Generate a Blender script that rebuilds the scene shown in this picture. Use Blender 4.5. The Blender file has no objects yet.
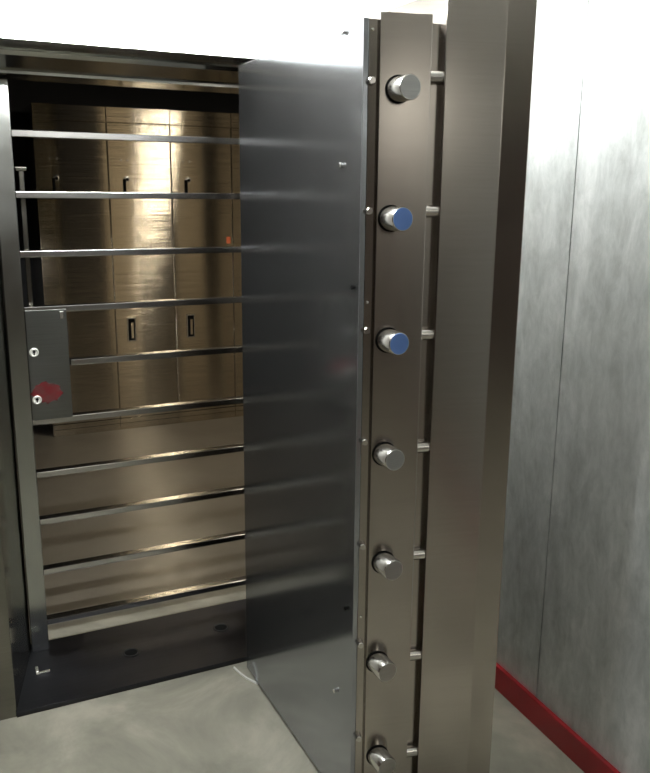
import bpy, bmesh, math, random
from mathutils import Vector, Matrix
random.seed(4)
sc = bpy.context.scene
COL = sc.collection
R = math.radians

# ------------------------------------------------------------------ materials
def new_mat(name):
    m = bpy.data.materials.new(name); m.use_nodes = True
    nt = m.node_tree; b = nt.nodes['Principled BSDF']
    return m, nt, b

def flat_mat(name, col, rough=0.5, metal=0.0, spec=0.5):
    m, nt, b = new_mat(name)
    b.inputs['Base Color'].default_value = (*col, 1)
    b.inputs['Roughness'].default_value = rough
    b.inputs['Metallic'].default_value = metal
    b.inputs['Specular IOR Level'].default_value = spec
    return m

def ramp(nt, fac, stops):
    r = nt.nodes.new('ShaderNodeValToRGB')
    e = r.color_ramp.elements
    while len(e) > len(stops): e.remove(e[-1])
    while len(e) < len(stops): e.new(0.5)
    for i, (p, c) in enumerate(stops):
        e[i].position = p
        e[i].color = (*c, 1) if len(c) == 3 else c
    nt.links.new(fac, r.inputs[0])
    return r.outputs[0]

def noise(nt, scale, sc3=(1, 1, 1), detail=4, rough=0.5, dist=0.0):
    tc = nt.nodes.new('ShaderNodeTexCoord'); mp = nt.nodes.new('ShaderNodeMapping')
    mp.inputs['Scale'].default_value = sc3
    n = nt.nodes.new('ShaderNodeTexNoise')
    n.inputs['Scale'].default_value = scale; n.inputs['Detail'].default_value = detail
    n.inputs['Roughness'].default_value = rough; n.inputs['Distortion'].default_value = dist
    nt.links.new(tc.outputs['Object'], mp.inputs[0]); nt.links.new(mp.outputs[0], n.inputs['Vector'])
    return n.outputs['Fac']

def steel(name, col=(.55, .53, .50), rough=.28, aniso=0.0, tangent=None, rot=0.0,
          grain=(1, 1, 60), grain_scale=6, var=.12, rvar=.08, bump=0.0, brush=None):
    """brushed stainless steel; grain stretches the fine brushing noise along one axis"""
    m, nt, b = new_mat(name)
    f = noise(nt, grain_scale, grain, 5, .6)
    c1 = tuple(max(0, c * (1 - var)) for c in col); c2 = tuple(min(1, c * (1 + var)) for c in col)
    nt.links.new(ramp(nt, f, [(.3, c1), (.7, c2)]), b.inputs['Base Color'])
    f2 = noise(nt, 2.2, (1, 1, 1), 4, .6)
    mr = nt.nodes.new('ShaderNodeMapRange')
    mr.inputs['From Min'].default_value = .3; mr.inputs['From Max'].default_value = .7
    mr.inputs['To Min'].default_value = rough - rvar; mr.inputs['To Max'].default_value = rough + rvar
    nt.links.new(f2, mr.inputs['Value']); nt.links.new(mr.outputs[0], b.inputs['Roughness'])
    b.inputs['Metallic'].default_value = 1.0
    if aniso:
        b.inputs['Anisotropic'].default_value = aniso
        cx = nt.nodes.new('ShaderNodeCombineXYZ')
        for i in range(3): cx.inputs[i].default_value = tangent[i]
        nt.links.new(cx.outputs[0], b.inputs['Tangent'])
        b.inputs['Anisotropic Rotation'].default_value = rot
    if bump:
        bp = nt.nodes.new('ShaderNodeBump'); bp.inputs['Strength'].default_value = bump
        bp.inputs['Distance'].default_value = .002
        f3 = noise(nt, 3.5, (1, 1, .35), 2, .5)
        nt.links.new(f3, bp.inputs['Height']); nt.links.new(bp.outputs[0], b.inputs['Normal'])
    if brush:
        # horizontal brushing: each fine grain line tips the surface a little up or down
        axis, freq, amt = brush
        tc = nt.nodes.new('ShaderNodeTexCoord'); mp = nt.nodes.new('ShaderNodeMapping')
        mp.inputs['Scale'].default_value = (3, 3, freq)
        n = nt.nodes.new('ShaderNodeTexNoise'); n.inputs['Scale'].default_value = 1; n.inputs['Detail'].default_value = 1
        nt.links.new(tc.outputs['Object'], mp.inputs[0]); nt.links.new(mp.outputs[0], n.inputs['Vector'])
        ma = nt.nodes.new('ShaderNodeMath'); ma.operation = 'SUBTRACT'; ma.inputs[1].default_value = .5
        nt.links.new(n.outputs['Fac'], ma.inputs[0])
        mu = nt.nodes.new('ShaderNodeMath'); mu.operation = 'MULTIPLY'; mu.inputs[1].default_value = amt
        nt.links.new(ma.outputs[0], mu.inputs[0])
        cz = nt.nodes.new('ShaderNodeCombineXYZ'); nt.links.new(mu.outputs[0], cz.inputs[2])
        ge = nt.nodes.new('ShaderNodeNewGeometry')
        ad = nt.nodes.new('ShaderNodeVectorMath'); ad.operation = 'ADD'
        nt.links.new(ge.outputs['Normal'], ad.inputs[0]); nt.links.new(cz.outputs[0], ad.inputs[1])
        no = nt.nodes.new('ShaderNodeVectorMath'); no.operation = 'NORMALIZE'
        nt.links.new(ad.outputs[0], no.inputs[0]); nt.links.new(no.outputs[0], b.inputs['Normal'])
    return m

M = {}
M['door_face'] = steel('door inner steel', (.40, .42, .46), .13, aniso=0, grain=(1, 60, 1), var=.03, rvar=.015)
M['edge_steel'] = steel('door edge steel', (.42, .385, .35), .2, aniso=.6, tangent=(0, 0, 1), grain=(1, 1, 50), var=.04, rvar=.01)
M['slab_steel'] = steel('door slab steel', (.42, .385, .35), .2, aniso=.3, tangent=(0, 0, 1), grain=(1, 1, 50), var=.04, rvar=.01)
M['channel'] = steel('channel steel', (.36, .34, .32), .3, var=.08)
M['bolt'] = steel('turned bolt steel', (.62, .60, .57), .2, grain=(1, 60, 1), var=.08)
M['bolt_end'] = steel('bolt end steel', (.40, .39, .37), .35, var=.06)
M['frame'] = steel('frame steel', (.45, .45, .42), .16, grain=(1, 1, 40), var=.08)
M['stile'] = steel('gate stile steel', (.40, .41, .385), .2, grain=(60, 60, 1), var=.06)
M['bar'] = steel('gate bar steel', (.50, .49, .475), .2, grain=(1, 60, 60), var=.06, rvar=.03)
M['lock_box'] = steel('lock case steel', (.22, .225, .215), .32, grain=(1, 1, 40), var=.08)
M['sill'] = steel('threshold steel', (.055, .056, .066), .42, grain=(1, 30, 30), var=.08, rvar=.1)
M['locker'] = steel('locker steel', (.62, .55, .44), .15, aniso=1.0, tangent=(0, 0, 1), rot=0.0, grain=(1, 60, 60), var=.05, rvar=.02, brush=('z', 5000, 1.5))
def add_haze(m, fac, rough):
    # a second, softer reflection lobe: the fine scratches of used steel
    nt = m.node_tree; b = nt.nodes['Principled BSDF']; out = nt.nodes['Material Output']
    g = nt.nodes.new('ShaderNodeBsdfGlossy'); g.inputs['Color'].default_value = (.42, .42, .42, 1); g.inputs['Roughness'].default_value = rough
    mx = nt.nodes.new('ShaderNodeMixShader'); mx.inputs[0].default_value = fac
    nt.links.new(b.outputs[0], mx.inputs[1]); nt.links.new(g.outputs[0], mx.inputs[2]); nt.links.new(mx.outputs[0], out.inputs[0])
add_haze(M['door_face'], .24, .5)
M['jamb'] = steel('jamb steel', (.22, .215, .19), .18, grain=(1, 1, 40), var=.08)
M['blue_reflection'] = flat_mat('painted blue reflection', (.13, .25, .62), .32, .15)  # a blue reflection painted as the colour of two bolt ends
M['dark'] = flat_mat('dark recess', (.006, .006, .006), .8, 0, .1)
M['chrome'] = flat_mat('bright lock metal', (.82, .81, .78), .22, 1)
M['brass_ring'] = flat_mat('pale lock ring', (.75, .74, .68), .4, .3)
M['white_paint'] = flat_mat('white wall paint', (.86, .86, .83), .7)
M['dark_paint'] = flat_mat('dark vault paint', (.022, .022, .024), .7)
M['brown_paint'] = flat_mat('dim room paint', (.14, .105, .09), .7)
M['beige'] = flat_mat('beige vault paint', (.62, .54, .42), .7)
M['orange'] = flat_mat('orange sticker', (.75, .17, .06), .5)
M['matte'] = flat_mat('black rubber', (.015, .015, .015), .6)
M['pale_strip'] = flat_mat('pale plastic', (.80, .80, .76), .4)

def concrete():
    m, nt, b = new_mat('polished concrete')
    f = noise(nt, 2.3, (1, 1, 1), 6, .62, .6)
    nt.links.new(ramp(nt, f, [(.32, (.235, .228, .185)), (.5, (.35, .335, .272)), (.64, (.49, .465, .38))]), b.inputs['Base Color'])
    f2 = noise(nt, 4.0, (1, 1, 1), 5, .6)
    nt.links.new(ramp(nt, f2, [(.3, (.32,)*3), (.7, (.52,)*3)]), b.inputs['Roughness'])
    return m
M['floor'] = concrete()

def vault_floor():
    m, nt, b = new_mat('brown vault floor')
    f = noise(nt, 3, (1, 1, 1), 5, .6)
    nt.links.new(ramp(nt, f, [(.3, (.18, .155, .12)), (.7, (.23, .20, .155))]), b.inputs['Base Color'])
    b.inputs['Roughness'].default_value = .32
    return m
M['vault_floor'] = vault_floor()

def galvanised():
    m, nt, b = new_mat('galvanised wall sheet')
    f = noise(nt, 16, (1, 1, .5), 8, .72, .3)
    g = noise(nt, 4.5, (1, 1, .22), 5, .65, .6)
    mx = nt.nodes.new('ShaderNodeMix'); mx.data_type = 'FLOAT'; mx.inputs['Factor'].default_value = .5
    nt.links.new(f, mx.inputs['A']); nt.links.new(g, mx.inputs['B'])
    nt.links.new(ramp(nt, mx.outputs['Result'], [(.38, (.46, .485, .475)), (.5, (.64, .665, .655)), (.62, (.84, .855, .85))]), b.inputs['Base Color'])
    b.inputs['Metallic'].default_value = .3
    nt.links.new(ramp(nt, g, [(.3, (.42,)*3), (.7, (.56,)*3)]), b.inputs['Roughness'])
    return m
M['galv'] = galvanised()

def red_paint():
    m, nt, b = new_mat('red enamel')
    f = noise(nt, 6, (1, 1, 1), 4, .5)
    nt.links.new(ramp(nt, f, [(.3, (.30, .010, .016)), (.7, (.40, .014, .022))]), b.inputs['Base Color'])
    b.inputs['Roughness'].default_value = .38
    return m
M['red'] = red_paint()

def red_smear():
    """worn red tape with a ragged, half rubbed off edge"""
    m, nt, b = new_mat('worn red tape')
    f = noise(nt, 30, (1, 1, 1.6), 5, .7)
    nt.links.new(ramp(nt, f, [(.40, (.13, .006, .009)), (.72, (.09, .045, .04))]), b.inputs['Base Color'])
    b.inputs['Roughness'].default_value = .45; b.inputs['Metallic'].default_value = .2
    return m
M['tape'] = red_smear()

def emit(name, col, s):
    m, nt, b = new_mat(name)
    b.inputs['Base Color'].default_value = (.9, .9, .9, 1)
    b.inputs['Emission Color'].default_value = (*col, 1)
    b.inputs['Emission Strength'].default_value = s
    return m
M['lamp_out'] = emit('cool lamp diffuser', (.97, 1.0, 1.0), 330)
M['lamp_back'] = emit('rear lamp diffuser', (1.0, .97, .88), 3.8)
M['lamp_in'] = emit('warm lamp diffuser', (1.0, .92, .76), 42)
M['lamp_body'] = flat_mat('lamp housing', (.8, .8, .8), .5)

# ------------------------------------------------------------------ mesh helpers
def link(name, bm, mat, parent=None, smooth=False, loc=None):
    bmesh.ops.recalc_face_normals(bm, faces=bm.faces)
    me = bpy.data.meshes.new(name); bm.to_mesh(me); bm.free()
    if mat: me.materials.append(mat)
    if smooth:
        for p in me.polygons: p.use_smooth = True
        me.set_sharp_from_angle(angle=R(35))
    o = bpy.data.objects.new(name, me); COL.objects.link(o)
    if parent: o.parent = parent
    if loc: o.location = loc
    return o

def add_box(bm, x0, x1, y0, y1, z0, z1, bev=0.0, mat=None):
    r = bmesh.ops.create_cube(bm, size=1)
    vs = r['verts']
    for v in vs:
        v.co = Vector((x0 if v.co.x < 0 else x1, y0 if v.co.y < 0 else y1, z0 if v.co.z < 0 else z1))
    if bev:
        es = list({e for v in vs for e in v.link_edges})
        r2 = bmesh.ops.bevel(bm, geom=es, offset=bev, segments=2, affect='EDGES', profile=.6)
        vs = r2['verts'] if not r2['verts'] else list({v for f in r2['faces'] for v in f.verts})
    return vs

def add_prism(bm, pts, z0, z1, bev=0.0):
    lo = [bm.verts.new((x, y, z0)) for x, y in pts]; hi = [bm.verts.new((x, y, z1)) for x, y in pts]
    n = len(pts)
    fs = [bm.faces.new(lo[::-1]), bm.faces.new(hi)]
    for i in range(n): fs.append(bm.faces.new((lo[i], lo[(i+1) % n], hi[(i+1) % n], hi[i])))
    if bev:
        es = list({e for f in fs for e in f.edges})
        bmesh.ops.bevel(bm, geom=es, offset=bev, segments=2, affect='EDGES', profile=.6)

def add_lathe(bm, prof, origin, axis, seg=40):
    """prof: list of (distance along axis, radius)"""
    axis = Vector(axis).normalized()
    a = axis.orthogonal().normalized(); b = axis.cross(a)
    rings = []
    for t, r in prof:
        c = Vector(origin) + axis * t
        if r <= 1e-6: rings.append([bm.verts.new(c)])
        else: rings.append([bm.verts.new(c + (a * math.cos(2*math.pi*i/seg) + b * math.sin(2*math.pi*i/seg)) * r) for i in range(seg)])
    for p, q in zip(rings, rings[1:]):
        for i in range(seg):
            j = (i+1) % seg
            if len(p) == 1: bm.faces.new((p[0], q[i], q[j]))
            elif len(q) == 1: bm.faces.new((p[i], q[0], p[j]))
            else: bm.faces.new((p[i], q[i], q[j], p[j]))

def box(name, mat, dims, parent=None, bev=0.0):
    bm = bmesh.new(); add_box(bm, *dims, bev); return link(name, bm, mat, parent)

def prism(name, mat, pts, z0, z1, parent=None, bev=0.0):
    bm = bmesh.new(); add_prism(bm, pts, z0, z1, bev); return link(name, bm, mat, parent)

def lathe(name, mat, prof, origin, axis, parent=None, seg=40):
    bm = bmesh.new(); add_lathe(bm, prof, origin, axis, seg); return link(name, bm, mat, parent, True)

def tag(o, label=None, cat=None, group=None, kind=None):
    if label: o['label'] = label
    if cat: o['category'] = cat
    if group: o['group'] = group
    if kind: o['kind'] = kind
    return o

def empty(name, loc, label, cat, group=None):
    o = bpy.data.objects.new(name, None); COL.objects.link(o); o.location = loc; o.empty_display_size = .1
    return tag(o, label, cat, group)

def local(o, parent):
    """parts are meshed in world coordinates: shift the mesh so they sit right under the parent"""
    if parent.location.length: o.data.transform(Matrix.Translation(-parent.location))
    return o

# ------------------------------------------------------------------ the setting
FY = 2.554           # plane of the front wall and frame face
CEIL = 2.245
GY = 2.89            # plane of the day gate
LY = 5.736           # fronts of the safe deposit cabinets
def S(o): return tag(o, kind='structure')

S(box('floor', M['floor'], (-2.2, 2.2, -4.2, 3.12, -.08, 0)))
S(box('floor_vault', M['vault_floor'], (-1.2, 3.4, 3.12, 6.4, -.08, 0)))
bm = bmesh.new()
add_box(bm, -2.2, 0.02, FY, 2.96, 0, CEIL)
add_box(bm, 1.22, 2.2, FY, 2.96, 0, CEIL)
add_box(bm, 0.02, 1.22, FY, 2.96, 2.056, CEIL)
S(link('wall_front', bm, M['white_paint']))
S(box('ceiling', M['white_paint'], (-2.2, 2.2, -4.2, 2.96, CEIL, CEIL + .1)))
S(box('wall_left', M['brown_paint'], (-2.2, -2.1, -4.2, FY, 0, CEIL)))
S(box('wall_back', M['brown_paint'], (-2.1, 2.1, -4.2, -4.1, 0, CEIL)))

# right wall: two galvanised sheets with a narrow open joint, at 2.6 degrees to the vault's axis
WA = Vector((1.618, 1.563, 0)); wdir = Vector((math.sin(R(2.9)), math.cos(R(2.9)), 0)); wn = Vector((wdir.y, -wdir.x, 0))
def wall_strip(name, s0, s1, d0, d1, z0, z1, mat, bev=0.0):
    pts = [WA + wdir*s0 + wn*d0, WA + wdir*s1 + wn*d0, WA + wdir*s1 + wn*d1, WA + wdir*s0 + wn*d1]
    return S(prism(name, mat, [(p.x, p.y) for p in pts], z0, z1, bev=bev))
SEAM = 0.262
wall_strip('wall_right', SEAM + .002, 1.0, .012, .10, 0, CEIL, M['galv'])
wall_strip('wall_right', -5.7, SEAM - .002, .012, .10, 0, CEIL, M['galv'])
wall_strip('trim_1', SEAM - .02, SEAM + .02, .016, .05, 0, CEIL, M['dark'])
wall_strip('baseboard_right', -5.6, .97, -.004, .012, 0, .086, M['red'], .003)

# vault interior shell
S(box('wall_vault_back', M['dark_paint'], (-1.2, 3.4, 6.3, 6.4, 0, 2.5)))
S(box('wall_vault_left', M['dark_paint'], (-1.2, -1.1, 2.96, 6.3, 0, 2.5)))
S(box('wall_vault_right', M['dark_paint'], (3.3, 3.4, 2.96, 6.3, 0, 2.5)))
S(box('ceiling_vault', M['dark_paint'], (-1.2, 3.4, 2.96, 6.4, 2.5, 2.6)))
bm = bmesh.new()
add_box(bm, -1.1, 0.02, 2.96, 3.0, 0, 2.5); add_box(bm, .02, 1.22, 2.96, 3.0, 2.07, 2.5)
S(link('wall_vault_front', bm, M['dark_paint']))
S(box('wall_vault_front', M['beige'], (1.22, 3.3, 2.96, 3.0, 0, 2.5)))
S(box('reflection_post', M['dark_paint'], (1.24, 1.66, 3.0, 3.06, 0, 2.5)))  # dark posts added on the unseen wall to band the cabinets' reflections
S(box('reflection_post', M['dark_paint'], (1.98, 2.36, 3.0, 3.06, 0, 2.5)))
S(box('reflection_post', M['dark_paint'], (2.68, 2.80, 3.0, 3.06, 0, 2.5)))

# ------------------------------------------------------------------ the vault door frame
fr = empty('vault_door_frame', (.6, FY, 0), 'stainless steel vault door frame with splayed jambs and header around the barred opening', 'door frame')
def fp(o): return local(o, fr)
# header: a slim bright face, a stepped soffit behind it
bm = bmesh.new()
pts = [(FY - .006, 2.0555), (FY - .006, 2.058), (2.955, 2.058), (2.955, 1.997), (2.80, 1.997), (2.80, 2.0055), (2.635, 2.026), (2.63, 2.038)]
lo = [bm.verts.new((-.04, y, z)) for y, z in pts]; hi = [bm.verts.new((1.22, y, z)) for y, z in pts]
bm.faces.new(lo); bm.faces.new(hi[::-1])
for i in range(len(pts)):
    j = (i+1) % len(pts); bm.faces.new((lo[i], lo[j], hi[j], hi[i]))
h = link('header', bm, M['frame'], fr); fp(h)
# jambs, splayed 14 degrees
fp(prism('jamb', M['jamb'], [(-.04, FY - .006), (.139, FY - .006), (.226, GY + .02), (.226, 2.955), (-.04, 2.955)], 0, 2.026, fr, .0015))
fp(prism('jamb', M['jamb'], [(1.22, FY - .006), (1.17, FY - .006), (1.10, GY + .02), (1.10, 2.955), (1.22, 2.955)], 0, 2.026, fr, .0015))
# threshold plate with two bolt sockets
sill = prism('threshold', M['sill'], [(.137, FY - .014), (1.16, FY - .014), (1.10, 2.955), (.226, 2.955)], .009, .02, fr, .0015); fp(sill)
fp(prism('shadow_strip', M['matte'], [(.139, FY - .011), (1.158, FY - .011), (1.10, 2.95), (.228, 2.95)], 0, .009, fr))  # black strip painted in for the shadow line under the threshold edge
def ring_socket(x, y):
    o = lathe('socket_ring', M['matte'], [(0, .031), (.003, .031), (.004, .026), (.0012, .022), (.0012, .031)], (x, y, .0195), (0, 0, 1), fr); fp(o)
    p = lathe('socket_hole', M['dark'], [(0, .0), (0, .0235), (.0005, .0235), (.0005, 0)], (x, y, .0207), (0, 0, 1), fr); fp(p)
ring_socket(.552, 2.742); ring_socket(.905, 2.775)
# small bright floor latch at the left end of the threshold
bm = bmesh.new(); add_box(bm, .222, .268, 2.728, 2.742, .02, .028, .001); add_box(bm, .222, .233, 2.742, 2.775, .02, .030, .001)
latch = link('floor_latch', bm, M['chrome'], fr); fp(latch)

# ------------------------------------------------------------------ the barred day gate
gate = empty('day_gate', (.257, GY, .02), 'steel barred day gate with ten horizontal bars and a lock case, inside the vault opening', 'gate')
def gp(o): return local(o, gate)
gp(box('stile', M['stile'], (.228, .287, GY, GY + .045, .022, 1.99), gate, .002))
gp(box('stile', M['stile'], (1.075, 1.10, GY + .005, GY + .045, .022, 1.99), gate, .002))
BZ = [1.829, 1.639, 1.449, 1.265, 1.078, .880, .689, .515, .325, .1285]
for i, z in enumerate(BZ):
    x0 = .425 if i == 4 else .286
    gp(box('bar', M['bar'], (x0, 1.08, GY - .002, GY + .036, z - .0105, z + .0105), gate, .002))
#gp(box('bottom_rail', M['stile'], (.286, 1.046, GY + .012, GY + .03, .022, .112), gate, .0015))
gp(box('latch_rod', M['jamb'], (.306, .322, GY + .052, GY + .066, 1.27, 1.715), gate, .002))
gp(box('rod_bracket', M['jamb'], (.296, .330, GY + .0465, GY + .07, 1.715, 1.727), gate, .002))
case = gp(box('lock_case', M['lock_box'], (.288, .420, GY - .006, GY - .0024, .887, 1.264), gate, .001))
def escutcheon(x, z):
    y = GY - .006
    e = gp(lathe('keyhole_ring', M['brass_ring'], [(0, .0), (0, .0155), (.004, .0150), (.006, .012), (.003, .0085), (.003, 0)], (x, y, z), (0, -1, 0), gate))
    bm = bmesh.new()
    add_lathe(bm, [(0, 0), (0, .0050), (.001, .0050), (.001, 0)], (x, y - .0032, z + .003), (0, -1, 0), 24)
    add_box(bm, x - .002, x + .002, y - .0042, y - .0032, z - .009, z + .002)
    k = gp(link('keyhole', bm, M['dark'], gate)); k.parent = e
    return e
escutcheon(.307, 1.123); escutcheon(.306, .959)
# worn red tape round the lower keyhole: ragged outline
bm = bmesh.new(); out = []
rr = random.Random(9)
for i in range(36):
    a = 2*math.pi*i/36
    out.append((.339 + .050*math.cos(a)*(1 + rr.uniform(-.13, .13)), .981 + .036*math.sin(a)*(1 + rr.uniform(-.16, .16))))
yf, yb = GY - .0068, GY - .0059
vf = [bm.verts.new((x, yf, z)) for x, z in out]; vb = [bm.verts.new((x, yb, z)) for x, z in out]
bm.faces.new(vf); bm.faces.new(vb[::-1])
for i in range(36): j = (i+1) % 36; bm.faces.new((vf[i], vf[j], vb[j], vb[i]))
gp(link('red_tape', bm, M['tape'], gate))
# small spring catch at the top right of the case
gp(box('catch', M['chrome'], (.397, .411, GY - .010, GY - .005, 1.232, 1.258), gate, .002))

# ------------------------------------------------------------------ the open vault door
door = empty('vault_door', (1.1, 2.40, 0), 'thick brushed steel vault door standing open with seven round bolts along its edge', 'door')
def dp(o): return local(o, door)
XD = .904; T = (math.cos(R(14)), -math.sin(R(14))); N = (-math.sin(R(14)), -math.cos(R(14)))
def E(s, d=0.0): return (XD + T[0]*s + N[0]*d, 1.694 + T[1]*s + N[1]*d)
# s measured along the tapered edge: 0 face corner, then strip, bolt plate, channel, outer slab
sA, sB, sC, sD = .0337, .153, .184, .326
B = .010
hx = 2.488
dp(prism('inner_panel', M['door_face'], [(XD, 1.694), (XD + .012, 1.692), (XD + .012, hx), (XD, hx)], .012, 2.022, door, .0012))
# plug body, its tapered edge holds the two channels
a0, a1 = E(.0125, -.004), E(sC + .004, -.004)
dp(prism('plug_body', M['edge_steel'], [(XD + .0125, 1.692), E(sA - .002, 0), E(sA - .002, -.004), E(sB - .002, -.004), E(sB - .002, -.016), E(sC + .004, -.016), (E(sC + .004)[0], hx), (XD + .0125, hx)], .012, 2.020, door, .001))
plate = dp(prism('bolt_plate', M['edge_steel'], [E(sA + .001, .010), E(sB, .010), E(sB, -.0035), E(sA + .001, -.0035)], .012, 2.034, door, .0018))
f1 = E(sC, 0.012)
f2 = E(sD, 0.012)
f3 = (f2[0] + .056, f2[1] - .029)
dp(prism('outer_slab', M['slab_steel'], [f1, f2, f3, (f3[0], 2.44), (f1[0], 2.44)], .012, 2.088, door, .0025))
# bolts
tips = [(.978, 1.876), (.9685, 1.597), (.969, 1.316), (.967, 1.036), (.972, .751), (.963, .474), (.970, .196)]
for i, (x, z) in enumerate(tips):
    ytip = 1.614
    s = (x - XD) / T[0]
    yb = E(s, .010)[1]
    L = yb - ytip
    col = lathe('bolt_collar', M['dark'], [(.002, .0), (.002, .0305), (-.0015, .0300), (-.0015, 0)], (x, yb - .0005, z), (-.24, -.97, 0), door); dp(col)
    b = lathe('locking_bolt', M['bolt'], [(-.006, 0), (-.006, .0272), (L - .002, .0272), (L, .0258), (L, 0)], (x, yb, z), (0, -1, 0), door); dp(b)
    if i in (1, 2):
        e = lathe('end_reflection', M['blue_reflection'], [(0, 0), (0, .0248), (.0010, .0240), (.0010, 0)], (x, ytip, z), (0, -1, 0), door); dp(e); e.parent = b
        e['label'] = 'bolt end face with a painted pale blue reflection'
    else:
        e = lathe('end_face', M['bolt_end'], [(0, 0), (0, .0245), (.0008, .0240), (.0008, 0)], (x, ytip, z), (0, -1, 0), door); dp(e); e.parent = b
# added pins and studs, standing in for the bolts' reflections beside the plate
for z in (1.907, 1.613, 1.325, 1.043, .758, .473, .183):
    p0 = E(sB - .002, -.006); w = sC - sB + .004
    dp(lathe('reflection_pin', M['bolt'], [(0, 0), (0, .0145), (w, .0145), (w, 0)], (*p0, z), (T[0], T[1], 0), door, 24))
for z in (1.893, 1.613, 1.339, 1.067, .796, .525, .252):
    p0 = E(.010, .0005)
    dp(lathe('reflection_stud', M['bolt'], [(0, 0), (0, .0085), (.012, .0085), (.014, .007), (.014, 0)], (*E(.019, -.001), z), (N[0], N[1], 0), door, 24))
# screws and little latch knobs on the inner panel
def knob(y, z, r=.0065, l=.008, mat='chrome'):
    dp(lathe('panel_knob', M[mat], [(0, 0), (0, r*.62), (l*.45, r*.62), (l*.5, r), (l*.9, r), (l, r*.8), (l, 0)], (XD, y, z), (-1, 0, 0), door, 24))
knob(1.789, 1.716); knob(1.785, .339); knob(1.719, 1.438, .006, .007, 'dark'); knob(1.729, .610, .006, .007, 'dark'); knob(1.784, 2.006)
def screw(s, z, d=0.0):
    dp(lathe('screw', M['chrome'], [(0, 0), (0, .0038), (.0015, .0030), (.002, 0)], (*E(s, d), z), (N[0], N[1], 0), door, 16))
screw(.020, 1.999); screw(.020, 1.405); screw(.020, .600); screw(.173, 1.985, -.0195)
# hinge side: two barrels join the slab to the frame
for z in (.35, 1.7):
    hgm = bmesh.new()
    add_lathe(hgm, [(0, 0), (0, .028), (.16, .028), (.16, 0)], (1.40, 2.475, z - .08), (0, 0, 1), 28)
    add_box(hgm, 1.30, 1.40, 2.40, 2.50, z - .06, z + .06)
    dp(link('hinge', hgm, M['bolt'], door, True))
# outside of the door: spoked handwheel and dial, on the slab's far side
ox = f3[0]
dp(lathe('dial', M['bolt'], [(0, 0), (0, .05), (.02, .05), (.03, .035), (.03, 0)], (ox, 2.05, 1.45), (1, 0, 0), door))
hw = bmesh.new()
add_lathe(hw, [(0, 0), (0, .03), (.05, .03), (.05, 0)], (ox, 2.05, 1.15), (1, 0, 0), 24)
for k in range(3):
    a = 2*math.pi*k/3 + .5
    d = Vector((.12, math.cos(a), math.sin(a)))
    add_lathe(hw, [(0, 0), (0, .011), (.12, .011), (.13, .016), (.15, .012), (.153, 0)], (ox + .035, 2.05, 1.15), d, 16)
dp(link('spoked_handle', hw, M['bolt'], door, True))

# pale curved strip on the floor by the hinge
cu = [(.867, 2.521), (.871, 2.495), (.876, 2.470), (.885, 2.437), (.896, 2.414), (.908, 2.390)]
bm = bmesh.new(); prev = None
for i, (x, y) in enumerate(cu):
    a = Vector(cu[max(i-1, 0)]); b = Vector(cu[min(i+1, len(cu)-1)]); t = (b - a).normalized(); n = Vector((-t.y, t.x)) * .0035
    ring = [bm.verts.new((x + n.x*s_, y + n.y*s_, z)) for s_, z in ((-1, .0005), (-.8, .0055), (.8, .0055), (1, .0005))]
    if prev:
        for k in range(4): bm.faces.new((prev[k], prev[(k+1) % 4], ring[(k+1) % 4], ring[k]))
    else: bm.faces.new(ring)
    prev = ring
bm.faces.new(prev[::-1])
tag(link('floor_strip', bm, M['pale_strip'], smooth=True), 'short pale curved strip lying on the floor at the foot of the open door', 'strip')

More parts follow.
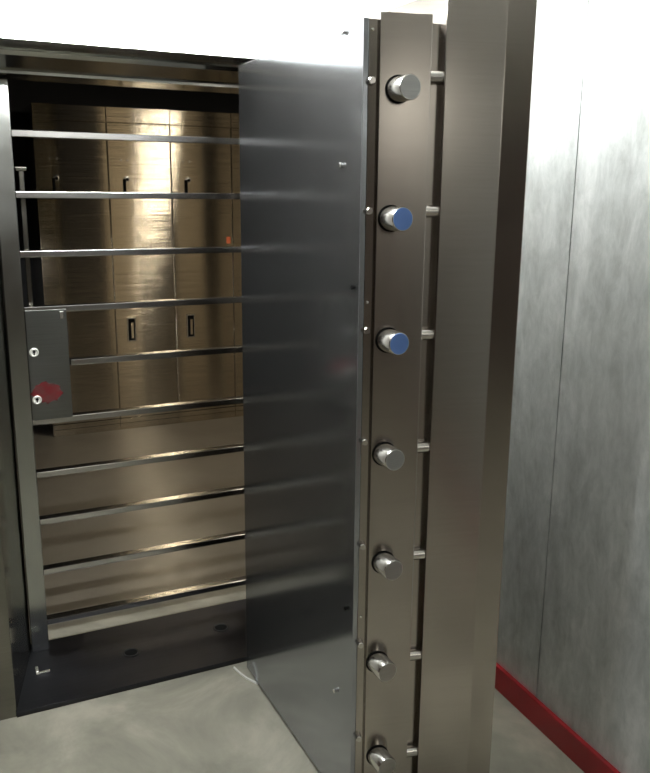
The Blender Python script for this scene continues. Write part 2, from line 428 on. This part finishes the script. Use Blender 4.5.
# ------------------------------------------------------------------ safe deposit cabinets at the back of the vault
XS = [.70, 1.160, 1.585, 2.022, 2.455]
labels = ['leftmost steel safe deposit cabinet, its left side edge in view beside the dark corner',
          'second steel safe deposit cabinet from the left, under the bright lamp streak',
          'third steel safe deposit cabinet from the left, right of the lamp streak',
          'rightmost steel safe deposit cabinet, a narrow sliver showing beside the open vault door']
for i in range(4):
    x0, x1 = XS[i] + .001, XS[i+1] - .001
    c = empty('deposit_cabinet', ((x0 + x1)/2, LY + .25, 0), labels[i], 'cabinet', 'safe deposit cabinets at the back of the vault')
    cp = lambda o: local(o, c)
    cp(box('body', M['locker'], (x0, x1, LY + .016, LY + .5, .0, 2.19), c))
    cp(box('cornice', M['locker'], (x0, x1, LY - .004, LY + .016, 2.098, 2.193), c, .002))
    cp(box('plinth', M['locker'], (x0, x1, LY + .004, LY + .016, .001, .045), c, .001))
    cp(box('lower_rail', M['locker'], (x0, x1, LY + .001, LY + .016, .048, .082), c, .001))
    for zz, nm in (((1.276, 2.092), 'upper_door'), ((.087, 1.270), 'lower_door')):
        d = cp(box(nm, M['locker'], (x0 + .003, x1 - .003, LY, LY + .016, zz[0], zz[1]), c, .0015))
        hx_ = XS[i] + (.108 if i else .112)
        def sub(o): cp(o); o.parent = d; return o
        if nm == 'upper_door':
            for dx in (-.022, .022):
                sub(lathe('screw', M['chrome'], [(0, 0), (0, .009), (.006, .007), (.006, 0)], (hx_ + dx, LY, 1.858), (0, -1, 0), c, 16))
            sub(lathe('key_lock', M['chrome'], [(0, 0), (0, .020), (.008, .018), (.009, .010), (.009, 0)], (hx_ + .012, LY, 1.735), (0, -1, 0), c, 20))
            sub(lathe('lock_hole', M['dark'], [(0, 0), (0, .010), (.001, .010), (.001, 0)], (hx_ + .014, LY - .0092, 1.733), (0, -1, 0), c, 16))
            bm = bmesh.new(); add_box(bm, hx_ - .012, hx_ + .003, LY - .020, LY - .0005, 1.615, 1.735, .004)
            sub(link('pull_handle', bm, M['dark'], c))
        else:
            bm = bmesh.new()
            for b_ in ((-.030, -.022, .635, .800), (.022, .030, .635, .800), (-.030, .030, .792, .802), (-.030, .030, .633, .640)):
                add_box(bm, hx_ + b_[0], hx_ + b_[1], LY - .008, LY - .0003, b_[2], b_[3], .001)
            sub(link('handle_frame', bm, M['chrome'], c))
            sub(box('handle_recess', M['dark'], (hx_ - .022, hx_ + .022, LY - .003, LY - .0002, .640, .792), c))
            sub(box('recessed_grip', M['locker'], (hx_ - .004, hx_ + .014, LY - .007, LY - .0032, .655, .765), c, .001))
    if i == 2:
        cp(box('sticker', M['orange'], (1.975, 2.005, LY - .0025, LY - .0005, 1.297, 1.345), c))

# ------------------------------------------------------------------ lamps
def lamp(name, mat, x0, x1, y0, y1, z, label):
    e = empty(name, ((x0+x1)/2, (y0+y1)/2, z), label, 'lamp')
    local(box('housing', M['lamp_body'], (x0 - .015, x1 + .015, y0 - .015, y1 + .015, z - .012, z), e, .003), e)
    local(box('diffuser', M[mat], (x0, x1, y0, y1, z - .022, z - .0125), e), e)
def tube_lamp(x0, x1, y, label):
    e = empty('tube_lamp', ((x0+x1)/2, y, CEIL), label, 'lamp')
    local(box('batten', M['lamp_body'], (x0, x1, y - .03, y + .03, CEIL - .018, CEIL - .0005), e, .003), e)
    for xx in (x0 + .012, x1 - .012):
        local(box('end_cap', M['lamp_body'], (xx - .012, xx + .012, y - .018, y + .018, CEIL - .058, CEIL - .019), e, .003), e)
    local(lathe('tube', M['lamp_out'], [(0, 0), (0, .013), (x1 - x0 - .05, .013), (x1 - x0 - .05, 0)], (x0 + .025, y, CEIL - .040), (1, 0, 0), e, 20), e)
tube_lamp(.05, 1.50, 1.84, 'bare ceiling tube lamp in front of the vault opening, above the open door')
lamp('ceiling_lamp', 'lamp_back', 1.0, 1.34, -3.7, -1.0, CEIL - .001, 'ceiling lamp panel at the rear of the lobby')
lamp('ceiling_lamp', 'lamp_in', 1.90, 2.02, 3.3, 4.6, 2.45, 'long warm ceiling lamp inside the vault running towards the cabinets')

w = bpy.data.worlds.new('World'); sc.world = w; w.use_nodes = True
w.node_tree.nodes['Background'].inputs[0].default_value = (.5, .52, .55, 1)
w.node_tree.nodes['Background'].inputs[1].default_value = .05

# ------------------------------------------------------------------ camera
cam = bpy.data.cameras.new('Camera'); co = bpy.data.objects.new('Camera', cam); COL.objects.link(co)
cam.sensor_fit = 'HORIZONTAL'; cam.sensor_width = 36; cam.lens = 36 * 827.4 / 650
cam.clip_start = .02
yaw, pitch, roll = R(25.79), R(13.1), R(.51)
fwd = Vector((math.sin(yaw)*math.cos(pitch), math.cos(yaw)*math.cos(pitch), -math.sin(pitch)))
rt = Vector((math.cos(yaw), -math.sin(yaw), 0)); up = rt.cross(fwd)
r2 = rt*math.cos(roll) + up*math.sin(roll); u2 = -rt*math.sin(roll) + up*math.cos(roll)
mw = Matrix((r2, u2, -fwd)).transposed().to_4x4(); mw.translation = Vector((0, 0, 1.65))
co.matrix_world = mw
sc.camera = co

sc.view_settings.view_transform = 'Standard'; sc.view_settings.look = 'None'
sc.view_settings.gamma = 1; sc.view_settings.use_curve_mapping = False
sc.view_settings.exposure = 0.0
sc.cycles.max_bounces = 10; sc.cycles.glossy_bounces = 8; sc.cycles.use_denoising = True
